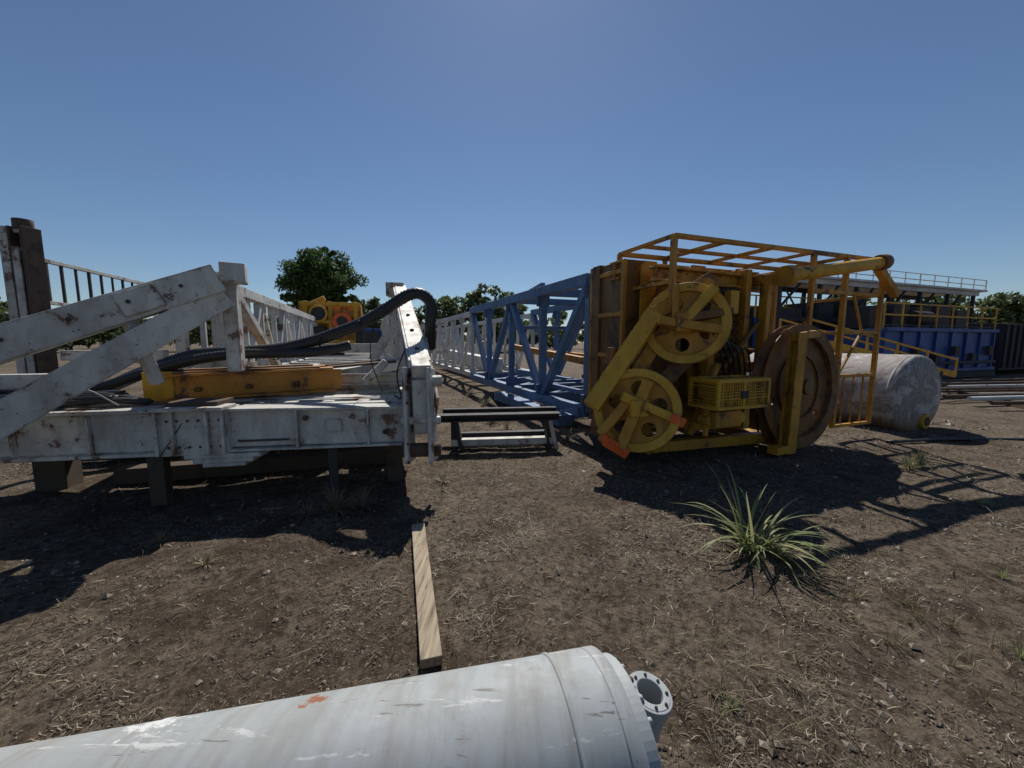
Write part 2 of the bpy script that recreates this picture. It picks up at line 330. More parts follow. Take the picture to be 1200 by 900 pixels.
for _ in range(320):
    th=math.radians(random.uniform(-60,60)); r=1.6*math.exp(random.random()*2.2); x=r*math.sin(th); y=r*math.cos(th)
    if x<.3 and random.random()<.6: continue
    tuft(vv,ff,x,y,random.randint(4,12),random.uniform(.03,.10)*(1+.08*r),1.8,.0014*(1+.25*r),.5,3)
quadmesh('dry_weeds',vv,ff,WEED)
vv=[];ff=[]
for (x,y,s_,nn) in ((5.25,4.8,.25,70),(7.3,4.9,.3,110),(7.7,5.3,.3,100),(8.4,5.4,.28,80),(5.0,4.7,.22,50),(2.25,3.1,.12,40),(6.5,3.6,.18,70),(6.9,3.9,.18,70),(.95,1.5,.08,30),(2.6,1.8,.1,40),(1.3,1.25,.07,30),(4.6,3.6,.12,40),(5.9,4.1,.15,50),(3.4,2.5,.1,40)):
    tuft(vv,ff,x,y,nn,s_,1.6,.005 if y>3 else .0018,.6,5)
quadmesh('green_weeds',vv,ff,GRN)
# ------------------------------------------------------------------ wooden board
P=[]; b=B('plank',WOOD,.004)
b.beam((-.80,3.12,.035),(-.395,1.72,.04),.10,.045); b.build(P)
group('wooden_board',P)
# ------------------------------------------------------------------ foreground hydraulic cylinder
ax=V((.977,.205,0)).normalized(); E=V((.325,1.135,.268)); R=.275
P=[]; b=B('barrel',BARREL,.004)
b.lathe(E-ax*4.2,ax,[(R,0),(R,4.02)],128,closed=False,sm=True)
b.lathe(E-ax*.18,ax,[(R+.001,-.002),(R+.004,0),(R+.005,.005),(R+.004,.010),(R+.001,.012)],128,closed=False,sm=True)
b.lathe(E-ax*.168,ax,[(R+.001,0),(R+.001,.12)],128,closed=False,sm=True)
b.lathe(E-ax*.048,ax,[(R+.001,0),(R-.003,.003),(R-.003,.008),(R+.001,.011)],128,closed=False,sm=True)
b.lathe(E-ax*.037,ax,[(R+.001,0),(R+.001,.04),(R-.012,.05)],128,closed=False,sm=True)
b.lathe(E+ax*.013,ax,[(R-.012,0),(R*.6,.0),(0.001,.0)],96,closed=False)
b.lathe(E-ax*1.35,ax,[(R+.0005,-.006),(R+.0025,0),(R+.003,.005),(R+.0025,.010),(R+.0005,.016)],128,closed=False,sm=True)
b.build(P,False)
b=B('end_gland',[GREYW,RUST],.004)
b.lathe(E+ax*.013,ax,[(R*.90,0),(R*.90,.045),(R*.4,.045),(R*.4,0)],72)
a_=ax.cross(V((0,0,1))).normalized(); c_=ax.cross(a_)
for k in range(24):
    t=2*math.pi*k/24; o=a_*math.cos(t)+c_*math.sin(t)
    b.cyl(E+ax*.05+o*R*.82,E+ax*.075+o*R*.82,.011,6,m=k%3==0)
b.build(P)
b=B('rod_eye',[GREYW,DARK],.004)
ec=E+ax*.135+V((-.012,.03,.03)); et=V((.18,-.12,1)).normalized()
b.lathe(ec,et,[(.066,.13),(.066,-.13),(.043,-.13),(.043,.13)],48,sm=False)
b.lathe(ec,et,[(.074,.128),(.074,.100),(.060,.100),(.060,.128)],48)
for k in range(8):
    t=2*math.pi*k/8; u1=et.cross(V((0,1,0))).normalized(); u2=et.cross(u1); q=ec+(u1*math.cos(t)+u2*math.sin(t))*.056; b.cyl(q+et*.12,q+et*.137,.006,6,m=1)
b.lathe(ec,et,[(.070,-.03),(.070,-.05),(.060,-.05),(.060,-.03)],48)
b.beam(E+ax*.03,E+ax*.10,.10,.20); b.build(P)
group('hydraulic_cylinder',P)
# ------------------------------------------------------------------ truss helper
def truss(b,p0,p1,d,L,z0,z1,bay,cw,m=0,mfun=None,brace=.1,floor=True,k0=0):
    p0=V((*p0,0)); p1=V((*p1,0)); d=V((*d,0)).normalized(); nb=int(L/bay)
    for s_,p in enumerate((p0,p1)):
        for kk in range(nb):
            mm=mfun(kk) if mfun else m
            a=p+d*bay*kk; c=p+d*bay*(kk+1)
            for z in (z0,z1): b.beam(a+V((0,0,z)),c+V((0,0,z)),cw,cw,mm)
            b.beam(a+V((0,0,z0)),a+V((0,0,z1)),brace,brace,mm)
            if kk%2: b.beam(a+V((0,0,z0)),c+V((0,0,z1)),brace,brace,mm)
            else: b.beam(a+V((0,0,z1)),c+V((0,0,z0)),brace,brace,mm)
            b.beam(a+V((0,0,z1-cw/2)),a+V((0,0,z1-cw*1.6)),brace*2.2,brace*.25,mm,up=d) ; b.beam(a+V((0,0,z0+cw/2)),a+V((0,0,z0+cw*1.6)),brace*2.2,brace*.25,mm,up=d)
    for kk in range(nb+1):
        mm=mfun(min(kk,nb-1)) if mfun else m
        a=p0+d*bay*kk; c=p1+d*bay*kk
        b.beam(a+V((0,0,z0)),c+V((0,0,z0)),cw*.8,cw,mm)
        if floor and kk<nb: b.beam(a+V((0,0,z0)),p1+d*bay*(kk+1)+V((0,0,z0)),brace*.8,brace*.8,mm)
# ------------------------------------------------------------------ white mast (left), set up on timber blocks
SZ,LF=.85,.24
P=[]; dM=(-.335,.942)
b=B('lattice',[WHITE,WHITE2],.008)
truss(b,(-5.3,7.1),(-2.32,8.15),dM,20,.85,2.62,1.3,.2,mfun=lambda k:1 if k>3 else 0,brace=.12); b.build(P,True,SZ,LF)
b=B('front_beam',[WHITE,TIMB,RUST,DARK],.008)
f0=V((-6.6,3.86,.585)); f1=V((-1.25,4.74,.585)); fd=(f1-f0).normalized(); fn=V((-fd.y,fd.x,0))
def F(t,n_,z): return V((f0.x,f0.y,0))+fd*t+fn*n_+V((0,0,z))
LL=(f1-f0).length
b.beam(F(0,0,.585),F(2.75,0,.585),.12,.44); b.beam(F(0,.04,.83),F(2.75,.04,.83),.34,.035); b.beam(F(0,.04,.345),F(2.75,.04,.345),.34,.035)
b.beam(F(3.3,.02,.59),F(LL,.02,.57),.12,.42); b.beam(F(3.3,.02,.825),F(LL,.02,.80),.26,.025); b.beam(F(3.3,.02,.35),F(LL,.02,.345),.26,.025)
b.beam(F(2.72,.02,.585),F(3.38,.02,.585),.30,.52); 
for t in (2.70,2.86,3.2,3.36): b.beam(F(t,-.17,.34),F(t,-.17,.84),.03,.05)
b.beam(F(2.70,-.1,.86),F(3.4,-.1,.86),.3,.03); b.beam(F(2.78,.05,.90),F(3.3,.05,.90),.34,.05,2)
for i in range(6):
    for z in (.42,.72): b.cyl(F(2.76+.105*i+.03,-.13,z),F(2.76+.105*i+.03,-.155,z),.014,6,m=2)
for j,(w_,z_) in enumerate(((.80,.30),(.62,.25),(.44,.20))): b.beam(F(3.32-w_/2,0,z_),F(3.32+w_/2,0,z_),.26-.01*j,.05)
for t in (.6,1.3,2.0,4.1,4.9): b.beam(F(t,-.07,.36),F(t,-.07,.81),.02,.10)
b.beam(F(4.42,-.062,.60),F(4.60,-.062,.60),.012,.16); b.beam(F(4.43,-.068,.60),F(4.59,-.068,.60),.010,.13)
b.beam(F(3.45,-.06,.45),F(4.0,-.06,.45),.02,.02,2); b.cyl(F(4.2,-.05,.7),F(4.2,-.09,.7),.03,14,m=2); b.cyl(F(5.1,-.05,.5),F(5.1,-.09,.5),.03,14,m=2)
b.beam(F(2.55,.05,-.28),F(2.55,.05,.33),.14,.16,1); b.beam(F(4.45,.05,-.28),F(4.45,.05,.33),.10,.08,3); b.beam(F(.9,.8,-.28),F(.9,.8,.33),.3,.3,1)
b.beam(F(3.4,.62,.80),F(LL-.1,.62,.80),.14,.06); b.beam(F(3.4,.25,.803),F(LL-.1,.25,.803),.14,.06)
for t in (3.45,3.85,4.3,4.75,5.2): b.beam(F(t,.2,.795),F(t,.66,.795),.14,.05)
b.beam(F(.2,.75,.58),F(LL-.1,.75,.58),.1,.48); b.beam(F(.2,.75,.83),F(LL-.1,.75,.83),.28,.03)
b.beam(F(.2,.75,.32),F(LL-.1,.75,.32),.28,.03)
for t in (1.1,2.0,2.9): b.beam(F(t,.1,.7),F(t,.75,.7),.12,.16)
b.beam(F(1.5,.9,-.18),F(LL-.4,1.3,-.18),.22,.2,1); b.beam(F(LL-.3,.45,-.28),F(LL-.3,.45,.3),.2,.25,1); b.beam(F(3.9,1.6,-.28),F(3.9,1.6,.4),.4,.3,1)
b.beam(F(.0,2.0,.0),F(LL-.4,2.4,.0),.22,.5,3); b.beam(F(.5,1.4,.1),F(3.0,3.0,.1),.16,.2,2); b.beam(F(3.0,1.2,.15),F(5.0,3.0,.15),.16,.2,2)
b.build(P,True,SZ,LF)
b=B('deck_beams',[WHITE,RUST],.008)
b.ibeam((-4.0,6.1,.86),(-1.75,6.75,.86),.25,.3); b.ibeam((-5.0,5.3,.7),(-1.5,6.0,.7),.2,.3)
b.ibeam((-4.6,7.3,.95),(-2.2,8.1,1.0),.25,.3); b.beam((-2.9,6.3,1.05),(-2.4,7.9,1.15),.3,.2); b.beam((-3.6,6.2,1.04),(-3.9,7.6,1.12),.2,.1)
b.beam((-3.0,8.3,1.2),(-2.6,8.4,1.9),.18,.18); b.beam((-4.6,8.6,1.45),(-2.9,9.2,1.45),.15,.2)
b.beam((-5.2,5.0,.62),(-5.3,7.1,.8),.25,.25); b.beam((-1.3,4.9,.62),(-2.3,8.1,.8),.22,.25)
b.beam((-2.2,5.7,1.0),(-1.9,5.8,1.3),.25,.10); b.beam((-3.4,7.0,1.15),(-2.5,7.3,1.22),.35,.08,1)
b.ibeam((-3.2,5.75,1.02),(-1.6,6.15,1.02),.16,.18); b.beam((-2.9,6.0,1.2),(-1.9,6.3,1.28),.3,.03,1)
b.build(P,True,SZ,LF)
b=B('left_leg',[WHITE,RUST],.01)
ap=V((-3.00,4.02,2.24)); ll=V((-4.16,3.1,1.56)); dl=(ll-ap)
b.beam(ap,ap+dl*1.9,.22,.27); l3=V((-3.86,3.22,1.20)); s3=ap+V((.0,.06,-.16)); b.beam(s3,s3+(l3-s3)*1.35,.20,.24)
b.beam(ap+V((0,.16,.12)),ap+V((0,.16,-.96)),.13,.16)
b.beam(ap+V((.02,.02,.06)),ap+V((.20,.12,.06)),.24,.18)
b.beam(ap+V((-.12,.28,-.2)),ap+V((-.14,.33,-1.0)),.09,.09); b.beam(ap+V((.0,.1,0)),V((-4.5,6.03,2.45)),.16,.16)
b.beam(ap+V((.03,.10,-.05)),ap+V((-.50,1.7,-1.0)),.09,.09); b.beam(ap+V((-.55,-.42,-.45)),ap+V((-.50,-.25,-1.05)),.09,.09)
for t in (.2,.45,.7,.95):
    q=ap+dl*t; b.cyl(q+V((.09,-.11,.02)),q+V((.11,-.14,.02)),.018,8,m=1)
b.beam(ap+dl*.3+V((.05,-.09,-.0)),ap+dl*.48+V((.05,-.09,-.0)),.1,.2,0)
b.build(P)
b=B('rear_frames',[WHITE,RUST],.008)
b.beam((-5.24,7.0,2.70),(-5.24,7.0,.8),.22,.26); b.beam((-5.3,6.2,.8),(-5.28,6.2,2.2),.14,.14)
b.beam((-6.3,4.6,1.1),(-5.3,4.9,1.1),.14,.2); b.beam((-6.5,5.6,1.4),(-5.3,5.9,1.4),.14,.14); b.beam((-6.6,6.4,1.35),(-5.3,6.8,1.2),.14,.14); b.beam((-6.6,6.4,1.35),(-6.5,5.6,1.4),.14,.14)
b.build(P,True,SZ,LF)
b=B('right_leg',[WHITE,RUST],.01)
b.beam((-1.08,4.55,1.16),(-2.32,8.1,2.60),.22,.34); b.beam((-2.38,7.95,2.66),(-2.44,8.3,2.66),.34,.26)
for s_ in (-.15,.13): b.beam((-1.08+s_,4.52,.16),(-1.12+s_,4.66,1.28),.045,.34,up=(0,1,0))
for s_ in (-.17,.15): b.beam((-1.10+s_,4.75,.75),(-1.42+s_,5.6,1.5),.04,.42)
b.beam((-1.08,4.60,.5),(-1.10,4.62,1.15),.23,.2); b.cyl((-1.32,4.5,.30),(-.86,4.56,.30),.085,24,m=1); b.cyl((-1.32,4.62,1.12),(-.86,4.68,1.12),.07,24,m=0)
b.cyl((-1.32,4.5,.66),(-.86,4.56,.66),.05,20,m=0)
b.beam((-1.9,6.8,2.0),(-2.0,7.1,.9),.12,.12); b.beam((-1.35,5.3,1.25),(-1.3,5.2,.6),.16,.2)
b.beam((-2.32,8.1,2.5),(-2.32,8.1,.9),.2,.2)
b.beam((-1.12,4.66,1.365),(-2.26,7.9,2.675),.27,.02,0)
for i in range(5): b.cyl((-1.22-.22*i,4.95+.63*i,1.48+.255*i),(-1.22-.22*i,4.95+.63*i,1.53+.255*i),.03,8,m=1)
for z in (.2,.42,.9,1.1): b.cyl((-1.2,4.33,z),(-1.2,4.36,z),.022,6,m=1)
b.build(P,True,SZ,LF)
group('white_drilling_mast',P)
# left guard panel
P=[]; b=B('rails',[WHITE,RUST,DARK],.004)
gp=V((-7.35,6.0,0)); gd=V((-.30,.954,0))
b.ibeam(gp+V((0,0,.4)),gp+V((0,0,3.3)),.24,.22,.03,1,up=(1,0,0)); b.beam(gp+V((-.18,-.06,.4)),gp+V((-.18,-.06,3.2)),.1,.16,0); b.beam(gp+V((.0,-.13,.4)),gp+V((.0,-.13,3.0)),.08,.03,0)
b.beam(gp+V((0,0,0)),gp+V((0,0,.42)),.3,.3,1)
b.beam(gp+V((-1.6,-.5,3.22)),gp+V((0,0,3.26)),.09,.09,0); b.beam(gp+V((-1.6,-.5,2.95)),gp+V((0,0,2.98)),.05,.05,0)
b.cyl(gp+V((0,0,3.28)),gp+V((0,0,3.42)),.11,16,m=1)
for z in (2.88,2.22): b.beam(gp+V((0,0,z)),gp+gd*5.6+V((0,0,z)),.05,.05,0)
for i in range(1,19): b.beam(gp+gd*.31*i+V((0,0,2.22)),gp+gd*.31*i+V((0,0,2.88)),.03,.03,2)
b.beam(gp+gd*5.6+V((0,0,.0)),gp+gd*5.6+V((0,0,2.95)),.12,.12,0)
b.build(P); group('mast_guard_railing',P)
# yellow skid beams on top
P=[]; b=B('channels',[ORG,BRN,YELB],.006)
for o in (V((0,0,0)),V((.34,-.46,0))):
    p=V((-4.72,5.25,1.02))+o; q=V((-2.95,6.05,1.06))+o
    b.ibeam(p,q,.24,.34,.03,0)
    dd=(q-p)/7
    for i in range(8): b.beam(p+dd*i+V((0,0,-.14)),p+dd*i+V((0,0,.14)),.2,.02,0)
    b.beam(p+dd*.4+V((0,0,.185)),q-dd*.6+V((0,0,.185)),.16,.02,1)
    b.beam(p-dd*.15+V((0,0,-.16)),p-dd*.15+V((0,0,.20)),.3,.03,2)
    for i in range(1,7,2): b.cyl(p+dd*(i+.5)+V((-.05,-.1,-.04)),p+dd*(i+.5)+V((-.02,-.03,-.04)),.03,14,m=1)
for i in range(4): b.beam(V((-4.7+.5*i,5.25+.22*i,.95)),V((-4.4+.5*i,4.85+.22*i,.95)),.1,.2,2)
b.build(P,True,SZ,LF); group('yellow_skid_beam',P)
# hoses
P=[]; b=B('hose_bundle',RUB,0)
b.tube([(-1.22,5.75,1.5),(-1.18,5.6,1.85),(-1.16,5.6,2.12),(-1.27,5.5,2.26),(-1.45,5.45,2.24),(-1.75,5.45,2.06),(-2.1,5.45,1.86),(-2.5,5.4,1.70),(-2.8,5.4,1.6),(-3.2,5.3,1.50),(-3.7,5.3,1.46),(-4.3,5.25,1.42),(-4.8,5.15,1.25),(-5.3,5,1.0)],.08,16,rib=.06,riblen=.045)
b.build(P,False,SZ,LF)
b=B('hose_lower',RUB,0)
b.tube([(-2.3,5.5,1.55),(-2.7,5.35,1.46),(-3.2,5.25,1.44),(-3.7,5.2,1.43),(-4.2,5.1,1.36),(-4.7,4.9,1.2),(-5.2,4.8,1.02),(-5.8,4.7,.95)],.066,16,rib=.06,riblen=.045)
for k in range(14):
    pts=[]
    oy=random.uniform(-.14,.14); oz=random.uniform(0,.2)
    for i in range(9): pts.append((-6.6+.26*i+random.uniform(-.03,.03),4.05+.04*i+oy+random.uniform(-.05,.05),.90+oz*(1-.06*i)+random.uniform(-.02,.04)))
    if k%2: pts.append((-4.3+random.uniform(-.1,.1),4.45,.9))
    b.tube(pts,random.uniform(.014,.04),8,sub=6)
b.build(P,False,SZ,LF)
b=B('loose_wires',[RUB,GREYW],0)
b.tube([(-6.0,3.8,1.2),(-5.2,3.75,.86),(-4.9,3.8,.9),(-4.5,3.95,1.1)],.006,6); b.tube([(-5.1,3.8,.95),(-4.6,4.0,1.12),(-4.35,4.2,.9)],.008,6,m=1)
b.tube([(-3.2,5.3,1.6),(-3.15,5.2,1.38),(-3.25,5.2,1.36)],.006,6)
b.tube([(-1.9,5.4,1.94),(-1.95,5.3,1.4),(-1.8,5.3,.9)],.008,6); b.tube([(-2.55,5.4,1.75),(-2.65,5.3,1.62),(-2.7,5.45,1.5)],.012,6)
b.tube([(-3.6,4.25,.85),(-3.9,4.1,.3),(-4.3,4.0,-.2),(-4.9,3.9,-.27)],.005,6)
b.tube([(-2.1,5.45,1.92),(-2.12,5.36,1.86),(-2.1,5.36,1.8)],.02,6); b.tube([(-1.4,5.2,1.6),(-1.5,5.0,1.2),(-1.4,4.8,.9),(-1.42,4.6,.95)],.010,6)
b.build(P,False,SZ,LF); group('black_hose',P)
# low trestle
P=[]; b=B('frame',[RUST,WHITE,DARK],.005)
b.ibeam((-1.1,5.55,.48),(.72,5.75,.48),.16,.10,.018,2); b.beam((-.9,5.55,.12),(.6,5.72,.12),.12,.09,1); b.beam((-.9,5.95,.12),(.6,6.15,.12),.12,.09,2)
for x in (-.85,.55):
    y=5.63+x*.1; b.beam((x,y,.0),(x,y+.02,.42),.08,.08,2); b.beam((x+.12,y,.0),(x+.02,y+.02,.42),.05,.14,1 if x>0 else 2,up=(0,1,0)); b.beam((x,y,.05),(x,y+.5,.05),.08,.08,2)
    b.beam((x,y+.45,.05),(x,y+.05,.42),.07,.07,2)
b.ibeam((-1.1,6.05,.48),(.72,6.25,.48),.1,.10,.018,2)
b.build(P); group('steel_trestle',P)
# ------------------------------------------------------------------ blue/white mast
P=[]; d2=V((-.372,.928,0)).normalized(); e2=V((.928,.372,0)).normalized(); p0=V((1.40,6.95,0)); p1=p0+e2*2.4
b=B('lattice',[BLUE,WHITE2],.008)
truss(b,(p0.x,p0.y),(p1.x,p1.y),(d2.x,d2.y),7.6,.32,2.70,1.9,.2,mfun=lambda k:0,brace=.14)
q0=p0+d2*7.6; q1=p1+d2*7.6
truss(b,(q0.x,q0.y),(q1.x,q1.y),(d2.x,d2.y),20,.4,2.6,1.5,.16,mfun=lambda k:1,brace=.10)
b.build(P)
b=B('inner_frame',[BLUE,ORG,WHITE2,REDO],.006)
def T(x,y,z): return p0+e2*x+d2*y+V((0,0,z))
b.beam(T(.15,0,.62),T(.15,3.4,.62),.08,.08); b.beam(T(.15,0,.62),T(2.3,0,.62),.08,.1)
b.beam(T(.5,.1,1.15),T(.5,5,1.45),.12,.14,1); b.beam(T(1.2,.1,1.2),T(1.2,5,1.3),.12,.14,1)
b.beam(T(1.6,0,.5),T(1.6,7,.5),.2,.2,0)
for y in (.6,1.3,2.0,2.7): b.beam(T(.1,y,.60),T(2.3,y,.60),.07,.05)
b.beam(T(-.1,.1,.3),T(-.1,1.0,.05),.12,.2); b.beam(T(-.35,.2,.14),T(-.35,3.8,.14),.3,.2,0)
b.beam(T(0,1.9,2.85),T(0,3.9,2.62),.1,.1,0); b.beam(T(.0,1.9,2.7),T(2.4,1.9,2.7),.16,.16); b.beam(T(0,3.8,2.7),T(2.4,3.8,2.7),.16,.16)
b.beam(T(.1,4.2,2.0),T(2.3,4.2,2.0),.1,.1,0)
b.beam(T(1.0,7.7,.7),T(1.0,17,.9),.4,.5,2)
b.build(P); group('blue_drilling_mast',P)
# ------------------------------------------------------------------ yellow crown section
O=V((2.0,4.9,0)); e=V((.937,.35,0)).normalized(); d=V((-.35,.937,0)).normalized()
def L(x,y,z): return O+e*x+d*y+V((0,0,z))
P=[]
b=B('guard_cage',[YEL,YELB],.004)
zt=2.9; W=1.1; X1=4.32
for y in (0,W): b.beam(L(0,y,zt),L(X1,y,zt),.06,.05)
b.beam(L(.0,W*.5,zt-.01),L(X1,W*.5,zt-.01),.045,.04)
for x in (0,.85,1.75,2.6,3.45,X1): b.beam(L(x,0,zt),L(x,W,zt),.05,.045)
for x,y,z0 in ((0,0,1.9),(0,W,1.9),(.85,W,2.3),(2.6,0,1.8),(2.6,W,1.9),(3.37,0,.22),(X1,0,.22),(X1,W,1.5),(3.37,W,1.5)): b.beam(L(x,y,z0),L(x,y,zt),.055,.055)
for z in (.24,1.05,1.75,2.35): b.beam(L(3.37,0,z),L(X1,0,z),.045,.045)
for z in (1.75,2.35): b.beam(L(X1,0,z),L(X1,W,z),.045,.045)
b.beam(L(2.6,0,2.35),L(3.37,0,2.35),.05,.05); b.beam(L(2.6,0,1.85),L(3.37,0,1.2),.05,.05)
b.beam(L(0,0,2.35),L(0,W,2.35),.05,.05); b.beam(L(0,0,1.95),L(.9,0,1.95),.06,.06)
b.beam(L(3.85,-.1,2.84),L(4.5,-.1,2.35),.10,.10); b.beam(L(3.37,0,2.35),L(3.37,0,1.75),.05,.05)
for x in (3.6,3.85,4.1): b.beam(L(x,.02,.24),L(x,.02,1.05),.014,.014)
b.beam(L(3.37,0,1.05),L(3.9,0,1.75),.03,.03); b.beam(L(3.9,0,1.75),L(3.6,0,2.35),.03,.03)
b.build(P)
b=B('main_frame',[YEL,BRN,YELB,DARK],.008)
b.obox(L(1.0,1.42,1.55),e*1.2,d*.1,V((0,0,1.22)),1)
b.obox(L(-.02,1.15,1.75),e*.14,d*.42,V((0,0,1.0)),1)
for z in (.8,1.4,2.0,2.6): b.beam(L(-.17,.75,z),L(-.17,1.55,z),.05,.06,0)
for y in (.75,1.55): b.beam(L(-.17,y,.75),L(-.17,y,2.75),.06,.06,0)
for x in (.15,1.05,1.95): b.ibeam(L(x,.75,.2),L(x,.75,2.72),.26,.28,m=0)
for z in (.32,1.35,2.62): b.ibeam(L(-.2,.95,z),L(2.6,.95,z),.22,.26,m=0)
b.ibeam(L(.0,.35,2.5),L(2.2,.35,2.45),.2,.2,m=0); b.beam(L(.3,.35,2.35),L(.3,.35,1.5),.14,.14,0); b.beam(L(.95,.3,2.4),L(.95,.3,.5),.12,.16,0)
b.beam(L(1.55,.25,2.62),L(1.55,.25,1.0),.10,.14,0); b.beam(L(1.8,.1,2.55),L(1.8,.15,.3),.08,.12,0)
b.beam(L(-.1,.3,.16),L(2.2,.1,.16),.14,.14,0); b.beam(L(-.2,.1,.25),L(-.2,1.3,.25),.2,.2,1); b.beam(L(2.1,-.1,.12),L(2.1,1.3,.12),.2,.14,0)
b.beam(L(.1,.4,.5),L(1.6,.4,.9),.12,.16,1); b.beam(L(.3,.6,2.3),L(1.5,.5,1.2),.1,.16,1); b.beam(L(1.1,.5,1.2),L(2.3,.5,1.2),.1,.16,1)
b.cyl(L(.5,.5,.4),L(.5,.5,1.7),.12,18,m=1); b.cyl(L(1.25,.4,.45),L(1.25,.4,1.1),.16,18,m=3)
b.obox(L(1.4,.55,.55),e*.3,d*.2,V((0,0,.2)),3); b.obox(L(.7,.6,2.1),e*.35,d*.2,V((0,0,.25)),1); b.obox(L(.1,.45,1.1),e*.16,d*.2,V((0,0,.4)),1)
for i in range(10): b.cyl(L(.05+.2*i,.24,2.5),L(.05+.2*i,.21,2.5),.018,6,m=1)
b.obox(L(.25,.2,2.2),e*.12,d*.05,V((0,0,.12)),0); b.obox(L(1.25,.2,2.15),e*.08,d*.06,V((0,0,.16)),2)
b.cyl(L(.15,.15,2.3),L(.75,.1,1.7),.035,14,m=1); b.cyl(L(1.1,.15,1.2),L(1.7,.1,1.9),.03,14,m=1); b.cyl(L(.6,.2,.3),L(.95,.1,1.3),.05,14,m=0)
b.build(P)
b=B('crown_sheave_cluster',[BRN,DARK,RUST],.003)
for i in range(8): b.lathe(L(1.35,.75,1.42+.13*i),(0,0,1),[(.52,.045),(.47,.015),(.47,-.015),(.52,-.045),(.1,-.045),(.1,.045)],48,i%2*2)
b.cyl(L(1.35,.75,1.2),L(1.35,.75,2.6),.1,16,m=1); b.build(P)
b=B('large_sheave_rim',[REEL,BRN,YEL],.004)
rc=L(2.42,-.02,.93); ra=V((.41,-.91,.05)).normalized()
b.rim(rc,ra,.93,.16,0,1); b.lathe(rc,ra,[(.50,.05),(.50,-.05),(.47,-.05),(.47,.05)],48,0); b.build(P)
web_plate('large_sheave_web',rc,ra,.1,.80,.04,3,.63,.05,REEL,P,.3)
b=B('sheave_post',[YEL,YELB],.005)
b.ibeam(L(1.92,-.28,.03),L(1.97,-.28,1.72),.17,.14,.022,up=tuple(-d)); b.beam(L(1.9,-.28,1.66),L(2.5,-.2,1.72),.08,.1); b.beam(L(1.6,-.3,.1),L(2.0,-.28,.1),.14,.1); b.build(P)
b=B('hoist_roller',[YEL,YELB,BRN],.005)
b.cyl(L(1.85,-.14,2.50),L(3.95,-.16,2.82),.09,28,m=1); b.cyl(L(1.78,-.14,2.49),L(1.92,-.14,2.51),.14,24,m=0); b.cyl(L(3.85,-.16,2.81),L(4.0,-.16,2.83),.12,24,m=2)
b.beam(L(1.85,.3,2.5),L(1.85,-.2,2.5),.1,.16,0); b.beam(L(2.7,.0,2.62),L(2.7,.9,2.62),.05,.05,0)
b.build(P)
def sheave_assy(nm,c,R,axis,ph):
    b=B(nm+'_rim',[YELB,BRN,REDO,YEL],.004); b.rim(c,axis,R,.11,0,1); b.build(P)
    web_plate(nm+'_web',c,axis,.1,R*.86,.03,5,R*.53,R*.17,YEL,P,ph)
s1=V((2.16,4.82,1.82)); s2=V((1.52,4.62,.77)); sax=V((-.42,-1,.22)).normalized(); sax1=V((-.62,-1,.1)).normalized()
sheave_assy('upper_sheave',s1,.50,sax1,.2); sheave_assy('lower_sheave',s2,.51,sax,.9)
b=B('sheave_arms',[YELB,YEL,REDO,BRN],.006)
b.beam((1.80,4.92,1.95),(.98,4.66,.80),.20,.16,0,up=sax); b.beam((2.55,5.0,2.38),(1.80,4.95,1.92),.18,.16,1,up=sax)
b.beam((2.0,5.05,1.75),(1.2,4.9,.55),.16,.1,1,up=sax)
o=sax1*.16
b.beam(s1+o+V((-.30,0,.02)),s1+o+V((.42,-.1,-.10)),.10,.08,1,up=sax); b.beam(s1+o+V((.0,0,.0)),s1+o+V((.30,-.1,.40)),.10,.08,0,up=sax); b.beam(s1+o+V((-.1,0,-.08)),s1+o+V((-.12,0,.45)),.07,.07,1,up=sax)
b.beam(s1+o+V((.05,-.02,.05)),s1+o+V((.52,-.1,.12)),.09,.09,3,up=sax); b.obox(s1+o,V((.12,.02,0)),V((0,.06,0)),V((0,0,.11)),1)
o=sax*.17
b.beam(s2+o+V((-.16,0,-.46)),s2+o+V((.14,0,.34)),.12,.08,1,up=sax); b.beam(s2+o+V((-.16,0,.16)),s2+o+V((.40,-.05,-.08)),.1,.08,0,up=sax); b.beam(s2+o+V((.40,-.05,-.08)),s2+o+V((.54,-.07,-.15)),.102,.082,2,up=sax)
b.beam(s2+o+V((-.34,0,-.38)),s2+o+V((-.08,0,-.54)),.12,.05,2,up=sax); b.beam(s2+o+V((-.36,0,-.30)),s2+o+V((-.34,0,-.42)),.08,.06,2,up=sax)
b.beam(s2+o*.6+V((-.1,0,.1)),s2+o*.6+V((-.42,0,-.3)),.1,.06,1,up=sax); b.obox(s2+o+V((.03,0,.02)),V((.11,.02,0)),V((0,.07,0)),V((0,0,.10)),0)
b.beam(s1-sax*.16+V((.1,.1,-.4)),s2-sax*.16+V((.35,.1,.35)),.18,.12,3,up=sax)
b.beam((1.2,5.0,.35),(1.9,5.2,.12),.14,.14,3); b.beam((1.1,4.9,.5),(1.35,5.1,1.5),.1,.14,3)
b.build(P)
b=B('mesh_basket',[YELB,YEL,DARK],.002)
def Q(x,y,z): return V((2.5,4.62,0))+e*x+d*y+V((0,0,z))
bw,bd=.86,.42; zl,zh=.78,1.12
for z in (zl,zh):
    for y in (0,bd): b.beam(Q(0,y,z),Q(bw,y,z),.04,.04)
    for x in (0,bw): b.beam(Q(x,0,z),Q(x,bd,z),.04,.04)
for x in (0,.43,bw):
    for y in (0,bd): b.beam(Q(x,y,zl),Q(x,y,zh),.035,.035)
for i in range(1,22): 
    x=bw*i/22; b.beam(Q(x,0,zl),Q(x,0,zh),.006,.006); b.beam(Q(x,0,zh),Q(x,bd,zh),.006,.006)
